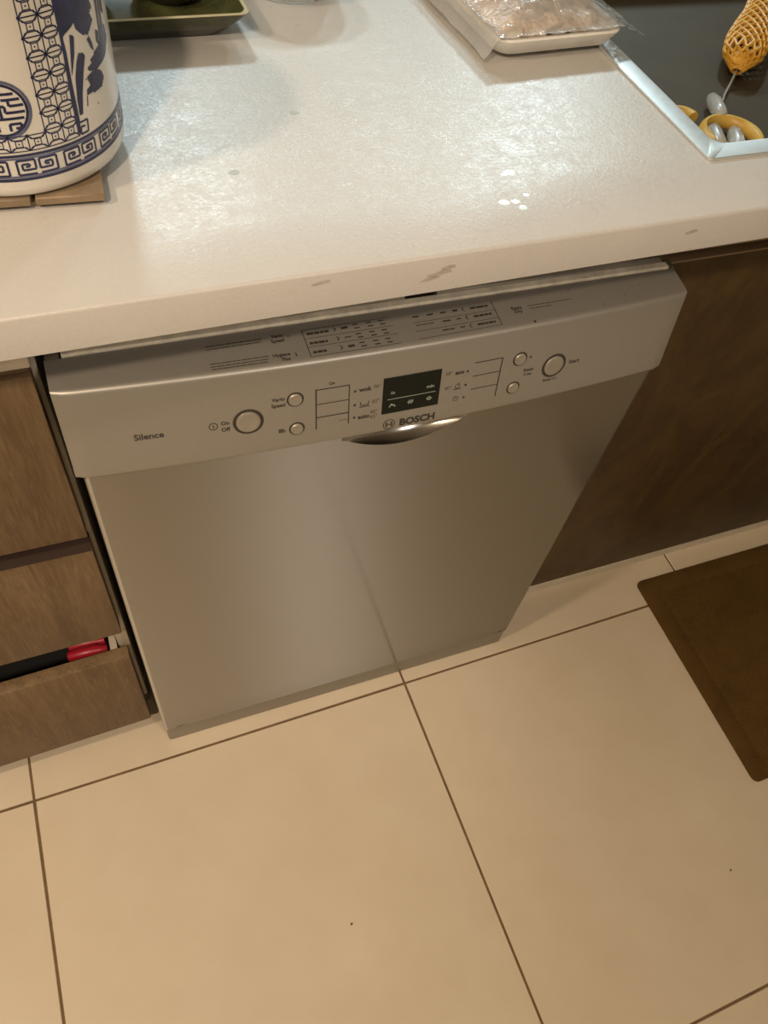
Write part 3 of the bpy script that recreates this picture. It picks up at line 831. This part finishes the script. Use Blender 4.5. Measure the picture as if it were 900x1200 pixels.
# lattice frames: octagon cells with a square in each
def lattice(pr, th, z, w2, h2):
    """one cell: two chamfered halves, node rays and a middle square"""
    x = A(th); wd = 0.0007; q = 0.0021
    for s in (-1, 1):
        for u in (-1, 1):
            pr.line((x + s * w2, z + u * h2), (x + s * q, z + u * q), wd)
        pr.line((x + s * w2, z - h2), (x + s * w2, z + h2), wd)
        pr.line((x - w2, z + s * h2), (x + w2, z + s * h2), wd)
        pr.path([(x - w2, z + s * h2), (x - w2 * 0.66, z + s * h2 * 0.52), (x + w2 * 0.66, z + s * h2 * 0.52), (x + w2, z + s * h2)], wd * 0.8)
        pr.disc((x + s * w2, z + h2), 0.0010, 8)
    pr.path([(x - q, z - q), (x + q, z - q), (x + q, z + q), (x - q, z + q), (x - q, z - q)], 0.0006); pr.disc((x, z), 0.0006, 6)
for rep in (0, 1):
    pr = Wrap(0.00025, rep * PI)
    hz = 0.0057; cw = 0.0735
    zs = [0.9470 + 2 * hz * k for k in range(8)]
    for z in zs:
        for th in (-1.192, -1.045): lattice(pr, th, z, A(cw), hz)
    for z in zs[1:]:
        for th in (-1.92, -2.067): lattice(pr, th, z, A(cw), hz)
    for th in (-1.339, -1.486, -1.633, -1.78, -1.927, -2.074): lattice(pr, th, zs[0] - 0.0006, A(cw), hz * 0.9)
    put('lattice_frame', pr.bm, 'blue', jar, recalc=False)
    # round medallion with a square-line character
    pr = Wrap(0.00025, rep * PI)
    mc = (A(-1.5575), 0.9693); R = 0.0163
    pr.ring(mc, R, 0.0017, 48); 
    g = lambda u, v: (mc[0] + u * R, mc[1] + v * R); wd = 0.0017
    for s in (-1, 1):
        pr.path([g(s * 0.12, 0.86), g(s * 0.12, 0.62), g(s * 0.62, 0.62)], wd)
        pr.path([g(s * 0.12, 0.40), g(s * 0.80, 0.40)], wd); pr.path([g(s * 0.36, 0.40), g(s * 0.36, 0.16), g(s * 0.90, 0.16)], wd)
        pr.path([g(s * 0.0, 0.16), g(s * 0.18, 0.16), g(s * 0.18, -0.10), g(s * 0.90, -0.10)], wd)
        pr.path([g(0, -0.34), g(s * 0.82, -0.34)], wd)
        pr.path([g(s * 0.22, -0.56), g(s * 0.66, -0.56), g(s * 0.62, -0.74), g(s * 0.42, -0.74)], wd); pr.path([g(s * 0.22, -0.56), g(s * 0.22, -0.84)], wd)
    pr.line(g(0, 0.62), g(0, -0.34), wd)
    put('medallion', pr.bm, 'blue', jar, recalc=False)
    pr = Wrap(0.0002, rep * PI); pr.ring(mc, R + 0.0020, 0.0018, 48)
    put('medallion_wash', pr.bm, 'blue_l', jar, recalc=False)
    # painted plant panel
    pr = Wrap(0.00025, rep * PI)
    for out in (
        [(-0.985, 1.036), (-0.977, 1.0131), (-0.973, 1.0006), (-0.982, 0.9823), (-0.988, 0.9664), (-0.987, 0.9494), (-0.989, 0.9426), (-0.962, 0.9423), (-0.945, 0.9506), (-0.946, 0.9652), (-0.947, 0.9791), (-0.942, 0.9945), (-0.948, 1.0047), (-0.849, 1.0078), (-0.818, 1.0096), (-0.808, 1.0051), (-0.732, 0.9992), (-0.673, 0.9984), (-0.576, 1.0039), (-0.610, 1.0092), (-0.557, 1.0106), (-0.579, 1.0154), (-0.60, 1.026), (-0.70, 1.031), (-0.78, 1.037)],
        [(-0.828, 0.9913), (-0.786, 0.9911), (-0.758, 0.9880), (-0.807, 0.9794), (-0.861, 0.9672), (-0.899, 0.9540), (-0.935, 0.9540), (-0.929, 0.9647), (-0.905, 0.9779), (-0.864, 0.9868)],
        [(-0.881, 1.0040), (-0.839, 1.0023), (-0.868, 0.9924), (-0.917, 0.9828), (-0.936, 0.9799), (-0.913, 0.9904)],
        [(-0.491, 0.9967), (-0.400, 0.9960), (-0.356, 0.9930), (-0.350, 0.9856), (-0.439, 0.9780), (-0.535, 0.9757), (-0.638, 0.9748), (-0.746, 0.9774), (-0.758, 0.9807), (-0.686, 0.9800), (-0.708, 0.9841), (-0.628, 0.9837), (-0.656, 0.9869), (-0.569, 0.9861), (-0.518, 0.9888)],
        [(-0.779, 0.9751), (-0.702, 0.9759), (-0.62, 0.9745), (-0.573, 0.9719), (-0.546, 0.9667), (-0.600, 0.9628), (-0.700, 0.9625), (-0.785, 0.9641), (-0.817, 0.9634), (-0.805, 0.9678), (-0.756, 0.9685)],
        [(-0.706, 0.9968), (-0.666, 0.9971), (-0.640, 0.9919), (-0.634, 0.9867), (-0.667, 0.9895)],
        [(-0.560, 0.9974), (-0.512, 0.9952), (-0.541, 0.9874), (-0.572, 0.9901)]):
        pr.fill([(A(t), z) for t, z in out])
    for k in range(5): pr.line((A(-0.80 + 0.02 * k), 0.9735 - 0.0012 * k), (A(-0.73 + 0.02 * k), 0.9745 - 0.0012 * k), 0.0006)
    pr.line((A(-0.833), 0.957), (A(-0.815), 0.9635), 0.0008)
    pr.disc((A(-0.70), 0.9545), 0.0006, 6)
    pr.path([(A(-0.945), 0.9495), (A(-0.865), 0.9495), (A(-0.875), 0.9415), (A(-0.955), 0.9415), (A(-0.945), 0.9465), (A(-0.90), 0.9460)], 0.0013)
    for k in range(6):
        x = A(-0.50 + 0.06 * k); pr.fill([(x, 0.99 + 0.006 * k), (x + 0.003, 0.988 + 0.006 * k), (x + 0.004, 1.015 + 0.003 * k), (x + 0.001, 1.02 + 0.003 * k)])
    put('painted_plant', pr.bm, 'blue', jar, recalc=False)

# ------------------------------------------------------------------ green plate, two dark bowls, frosted bowl
pl = thing('green_plate', (-0.24, 0.44, ZT), 'olive green rectangular plate with a raised cream lip behind the porcelain jar', 'plate')
PA = 0.03
PC = (-0.165, 0.327, 0)
def rp(cx0, cx1, cy0, cy1, r, z): return rrect(cx0, cx1, cy0, cy1, r, z, 5)
px0, px1, py0, py1 = -0.392, -0.166, 0.322, 0.52
bm = bmesh.new()
def wavy(l):
    for p in l: p.z += 0.0018 * math.cos((p.x - px0) / (px1 - px0) * 2 * PI) 
    return l
loops(bm, [rp(px0 + .03, px1 - .03, py0 + .03, py1 - .03, 0.015, ZT + 0.0004), rp(px0 + .02, px1 - .02, py0 + .02, py1 - .02, 0.015, ZT + 0.0015), rp(px0 + .004, px1 - .004, py0 + .004, py1 - .004, 0.012, ZT + 0.019), wavy(rp(px0, px1, py0, py1, 0.010, ZT + 0.0245)),
           wavy(rp(px0 + .003, px1 - .003, py0 + .003, py1 - .003, 0.010, ZT + 0.0245)), rp(px0 + .012, px1 - .012, py0 + .012, py1 - .012, 0.012, ZT + 0.014), rp(px0 + .028, px1 - .028, py0 + .028, py1 - .028, 0.016, ZT + 0.006)], True, True, True)
put('dish', rotbm(bm, PC, PA), 'green', pl)
bm = bmesh.new()
loops(bm, [wavy(rp(px0 - .0003, px1 + .0003, py0 - .0003, py1 + .0003, 0.010, ZT + 0.0242)), wavy(rp(px0 + .0012, px1 - .0012, py0 + .0012, py1 - .0012, 0.010, ZT + 0.0255)), wavy(rp(px0 + .0034, px1 - .0034, py0 + .0034, py1 - .0034, 0.010, ZT + 0.0242))])
put('lip', rotbm(bm, PC, PA), 'lip', pl)
def cup(cx, cy, r, h, lab):
    z = ZT + 0.0066
    bm = bmesh.new()
    lathe(bm, [(0.002, z), (r * 0.62, z), (r * 0.85, z + h * 0.2), (r, z + h * 0.6), (r * 1.02, z + h), (r * 0.96, z + h), (r * 0.93, z + h * 0.6), (r * 0.7, z + h * 0.2), (0.002, z + h * 0.12)], cx, cy, 40)
    return tag(put('dark_bowl', bm, 'darkbowl', None, at=(cx, cy, z)), lab, 'bowl')
cup(-0.222, 0.412, 0.040, 0.042, 'small dark brown bowl standing on the right half of the green plate')
cup(-0.318, 0.405, 0.040, 0.042, 'small dark brown bowl on the green plate, half hidden behind the porcelain jar')
bm = bmesh.new(); z = ZT + 0.0004
lathe(bm, [(0.002, z + .003), (0.036, z + .003), (0.038, z), (0.041, z), (0.043, z + 0.004), (0.055, z + 0.020), (0.062, z + 0.045), (0.064, z + 0.047), (0.061, z + 0.047), (0.052, z + 0.021), (0.040, z + 0.006), (0.002, z + 0.005)], -0.100, 0.436, 48)
tag(put('frosted_bowl', bm, 'frost', None, at=(-0.1, 0.436, z)), 'small frosted clear bowl on the worktop between plate and wrapped tray', 'bowl')

# ------------------------------------------------------------------ wrapped tray of meat
TZ = ZT + 0.0042
TR, TP = 0.075, (0.056, 0.2575, 0)
tx0, tx1, ty0, ty1 = 0.056, 0.206, 0.2575, 0.46
tr = thing('foam_tray', (0.13, 0.36, TZ), 'white foam tray wrapped in a clear plastic bag beside the sink', 'food tray')
def tl(d, r, z): return rrect(tx0 + d, tx1 - d, ty0 + d, ty1 - d, r, z, 6)
bm = bmesh.new()
loops(bm, [tl(.012, .014, TZ), tl(.008, .016, TZ + .002), tl(.001, .018, TZ + .014), tl(0, .018, TZ + .0165), tl(.0015, .018, TZ + .018), tl(.007, .016, TZ + .017), tl(.012, .014, TZ + .006), tl(.018, .012, TZ + .004)], True, True, True)
put('tray', rotbm(bm, TP, TR), 'foam', tr)
from mathutils import noise as mn
# film: sheet draped over tray and meat, pulled out into flat corners
def film():
    bm = bmesh.new(); N = 64; g = []
    X0, X1, Y0, Y1 = tx0 - 0.011, tx1 + 0.026, ty0 + 0.0015, ty1 + 0.012
    for j in range(N + 1):
        row = []
        for i in range(N + 1):
            u, v = i / N, j / N
            x, y = X0 + (X1 - X0) * u, Y0 + (Y1 - Y0) * v
            dx = max(tx0 - x, x - tx1, 0); dy = max(ty0 - y, y - ty1, 0)
            d = math.hypot(dx, dy)
            inn = min(x - tx0, tx1 - x, y - ty0, ty1 - y)
            if d > 0: z = TZ + 0.0195 - 1.5 * d if x < 0.13 else TZ + 0.0195 - 0.35 * d
            else: z = TZ + 0.0195 + 0.0145 * min(1, max(0, (inn - 0.006) / 0.028)) ** 0.8
            q = mn.noise(Vector((x * 38, y * 38, 3.1))) + 0.6 * mn.noise(Vector((x * 90 + y * 60, y * 40 - x * 30, 7)))
            amp = 0.0018 if d == 0 else 0.0008
            z += amp * (q + 1) if d == 0 else amp * q
            z = max(z, TZ + 0.0006)
            # bulge of the long sides, corners pulled out
            x += 0.004 * mn.noise(Vector((y * 18, 0, i))) * (dx > 0)
            row.append(bm.verts.new((x, y, z)))
        g.append(row)
    for a, b in zip(g, g[1:]):
        for i in range(N): bm.faces.new((a[i], a[i + 1], b[i + 1], b[i]))
    return bm
fb = film()
seam = fb.copy()
inside = lambda f: tx0 < f.calc_center_median().x < tx1 + 0.002 and f.calc_center_median().y < ty1
bmesh.ops.delete(seam, geom=[f for f in seam.faces if inside(f)], context='FACES')
bmesh.ops.delete(fb, geom=[f for f in fb.faces if not inside(f)], context='FACES')
o = put('plastic_bag', rotbm(fb, TP, TR), 'film', tr, sharp=60)
put('bag_edge', rotbm(seam, TP, TR), 'film_edge', tr, sharp=60)['label'] = 'milky folded edge of the clear plastic bag'; o['label'] = 'crinkled clear plastic bag around the tray'
k = 0; rnd = random.Random(5)
for r_ in range(6):
    for c_ in range(4):
        x = tx0 + 0.026 + c_ * 0.032 + rnd.uniform(-.004, .004) + (0.004 if r_ % 2 else -0.004)
        y = ty0 + 0.034 + r_ * 0.029 + rnd.uniform(-.004, .004)
        R = Matrix.Rotation(TR, 3, 'Z'); p = R @ Vector((x - TP[0], y - TP[1], 0)) + Vector(TP)
        z = TZ + 0.0145
        bm = bmesh.new(); blob(bm, (p.x, p.y, z), (rnd.uniform(.019, .026), rnd.uniform(.012, .017), rnd.uniform(.0085, .0105)), rnd.uniform(0, PI), rnd.uniform(-.35, .35), k, 0.36, 3)
        tag(put('meat_piece', bm, 'meat', None, at=(p.x, p.y, z)), 'pale pinkish raw meat piece heaped in the wrapped foam tray', 'meat', 'meat pieces in the wrapped tray'); k += 1

# ------------------------------------------------------------------ water drops on the worktop
for k, (x, y, r, lab) in enumerate(((-0.1596, 0.2046, 0.0042, 'water drop alone on the worktop in front of the frosted bowl'), (-0.2309, 0.1281, 0.0042, 'water drop on the worktop right of the porcelain jar'),
        (-0.0064, 0.0914, 0.0048, 'largest water drop on the worktop behind the cluster of three'), (-0.0291, 0.0536, 0.0046, 'left drop of the cluster of three near the worktop edge'),
        (-0.0192, 0.0530, 0.0040, 'middle drop of the cluster of three near the worktop edge'), (-0.0164, 0.0445, 0.0040, 'drop of the cluster nearest the worktop edge'),
        (-0.0060, 0.0600, 0.0030, 'tiny water drop just behind the cluster of three'), (0.0532, 0.1259, 0.0034, 'water drop on the worktop between tray and sink corner'), (-0.0125, 0.0895, 0.0026, 'tiny drop touching the left side of the largest water drop'))):
    bm = bmesh.new()
    n = 20; prof = [(0.15, .0008), (0.5, .0007), (0.8, .00045), (0.96, .00015), (1.0, .0)]
    ls = [[(x + r * q * math.cos(2 * PI * j / n) * (1 + .12 * math.sin(2 * j * PI * 2 / n + k)), y + 0.8 * r * q * math.sin(2 * PI * j / n), ZT + 0.0001 + h) for j in range(n)] for q, h in prof]
    loops(bm, ls, True, True, True)
    tag(put('water_drop', bm, 'water', None, at=(x, y, ZT)), lab, 'water drop', 'water drops on the worktop')

# ------------------------------------------------------------------ things in the sink
# yellow net pouch: diamond mesh over a tapering tube
def net(path, rad, nu, nv, th, flat=0.6):
    bm = bmesh.new(); pts = [Vector(p) for p in path]; L = len(pts) - 1
    def at(s):
        f = s * L; i = min(int(f), L - 1); q = f - i
        return pts[i].lerp(pts[i + 1], q), rad[i] + (rad[i + 1] - rad[i]) * q, (pts[i + 1] - pts[i]).normalized()
    ls = []
    for j in range(nv + 1):
        c, r, d = at(j / nv); s = d.cross(Vector((0, 0, 1))).normalized(); u = s.cross(d)
        ls.append([c + s * r * math.cos(2 * PI * (k + 0.5 * (j % 2)) / nu) + u * r * flat * math.sin(2 * PI * (k + 0.5 * (j % 2)) / nu) for k in range(nu)])
    vs = [[bm.verts.new(p) for p in l] for l in ls]
    # diamonds: strands run diagonally
    strands = []
    for j in range(nv):
        for k in range(nu):
            a = vs[j][k].co; o = 0 if j % 2 == 0 else 1
            strands.append((a, vs[j + 1][(k + o) % nu].co)); strands.append((a, vs[j + 1][(k + o - 1) % nu].co))
    strands = [(a.copy(), b.copy()) for a, b in strands]
    bm.free(); bm = bmesh.new()
    for a, b in strands: tube(bm, [a, b], th, 5, False)
    return bm
NZ = ZS + 0.026
npth = [(0.547, 0.436, NZ - 0.012), (0.562, 0.454, NZ), (0.592, 0.484, NZ), (0.63, 0.52, NZ), (0.67, 0.556, NZ), (0.71, 0.60, NZ - 0.004), (0.728, 0.618, NZ - 0.010)]
nt = thing('net_pouch', (0.63, 0.52, ZS), 'yellow plastic mesh pouch lying at the back of the sink', 'net')
put('mesh_net', net(npth, [0.006, 0.026, 0.030, 0.028, 0.026, 0.024, 0.010], 12, 26, 0.0021, 0.7), 'net', nt)
bm = bmesh.new(); blob(bm, (0.560, 0.451, NZ - 0.003), (0.020, 0.017, 0.011), 0.8, 0, 3, 0.12); put('tied_end', bm, 'net', nt)
bm = bmesh.new(); tube(bm, [(0.551, 0.440, NZ - 0.010), (0.530, 0.42, ZS + 0.006), (0.508, 0.40, ZS + 0.004), (0.488, 0.379, ZS + 0.006)], 0.0017, 6); put('cord', bm, 'cord', nt)
bm = bmesh.new()
cc = Vector((0.655, 0.468, ZS + 0.030))
bms = net([(0.640, 0.440, ZS + .022), (0.655, 0.446, ZS + .028), (0.68, 0.460, ZS + .030), (0.71, 0.475, ZS + .028), (0.73, 0.485, ZS + .02)], [0.012, 0.026, 0.028, 0.026, 0.01], 16, 24, 0.0018, 0.75)
bm.free()
sp = thing('mesh_scrubber', (0.66, 0.475, ZS), 'second yellow mesh bundle lying against the right side of the net pouch', 'net')
put('mesh_net', bms, 'net', sp)
bm = bmesh.new(); blob(bm, (0.683, 0.462, ZS + .029), (0.040, 0.021, 0.015), 0.45, 0, 9, 0.1); put('filling', bm, 'rubber', sp)
# yellow rubber ring with clear clips
def band(bm, c, R, w_, h, a0, a1, n=36, tilt=0.0):
    ls = []
    for k in range(n + 1):
        a = a0 + (a1 - a0) * k / n; wv = w_ * (0.75 + 0.25 * math.sin(a * 2 + 1))
        ls.append([(c[0] + (R + wv * math.cos(2 * PI * q / 10)) * math.cos(a), c[1] + (R + wv * math.cos(2 * PI * q / 10)) * math.sin(a), c[2] + h * math.sin(2 * PI * q / 10) + tilt * math.sin(a)) for q in range(10)])
    loops(bm, ls, True, True, True)
rg = thing('rubber_ring', (0.425, 0.29, ZS), 'yellow rubber ring with clear plastic clips in the front left sink corner', 'ring')
bm = bmesh.new(); band(bm, (0.437, 0.292, ZS + 0.012), 0.036, 0.0085, 0.009, -0.9, 3.9); put('band', bm, 'rubber', rg)
bm = bmesh.new(); band(bm, (0.388, 0.335, ZS + 0.012), 0.020, 0.009, 0.009, 0.1, 3.3); put('band', bm, 'rubber', rg)
for (a, b, r) in (((0.470, 0.384, ZS + .011), (0.444, 0.326, ZS + .018), 0.0095), ((0.418, 0.310, ZS + .016), (0.402, 0.262, ZS + .014), 0.0095), ((0.450, 0.305, ZS + .012), (0.430, 0.262, ZS + .012), 0.0095)):
    bm = bmesh.new(); a, b = Vector(a), Vector(b)
    tube(bm, [a, a.lerp(b, .08), a.lerp(b, .3), a.lerp(b, .7), a.lerp(b, .93), b], [r * .45, r * .8, r, r, r * .8, r * .4], 12); put('clip', bm, 'clip', rg)

for x, y, lab in ((-0.2048, -0.3191, 'tiny dark crumb on the cream tile in front of the dishwasher'), (0.3835, -0.4451, 'tiny dark crumb on the floor near the mat corner')):
    bm = bmesh.new(); blob(bm, (x, y, 0.0012), (0.0022, 0.0015, 0.0012), 0.6, 0, 4, 0.2, 1)
    tag(put('crumb', bm, 'speck', None, at=(x, y, 0)), lab, 'crumb')
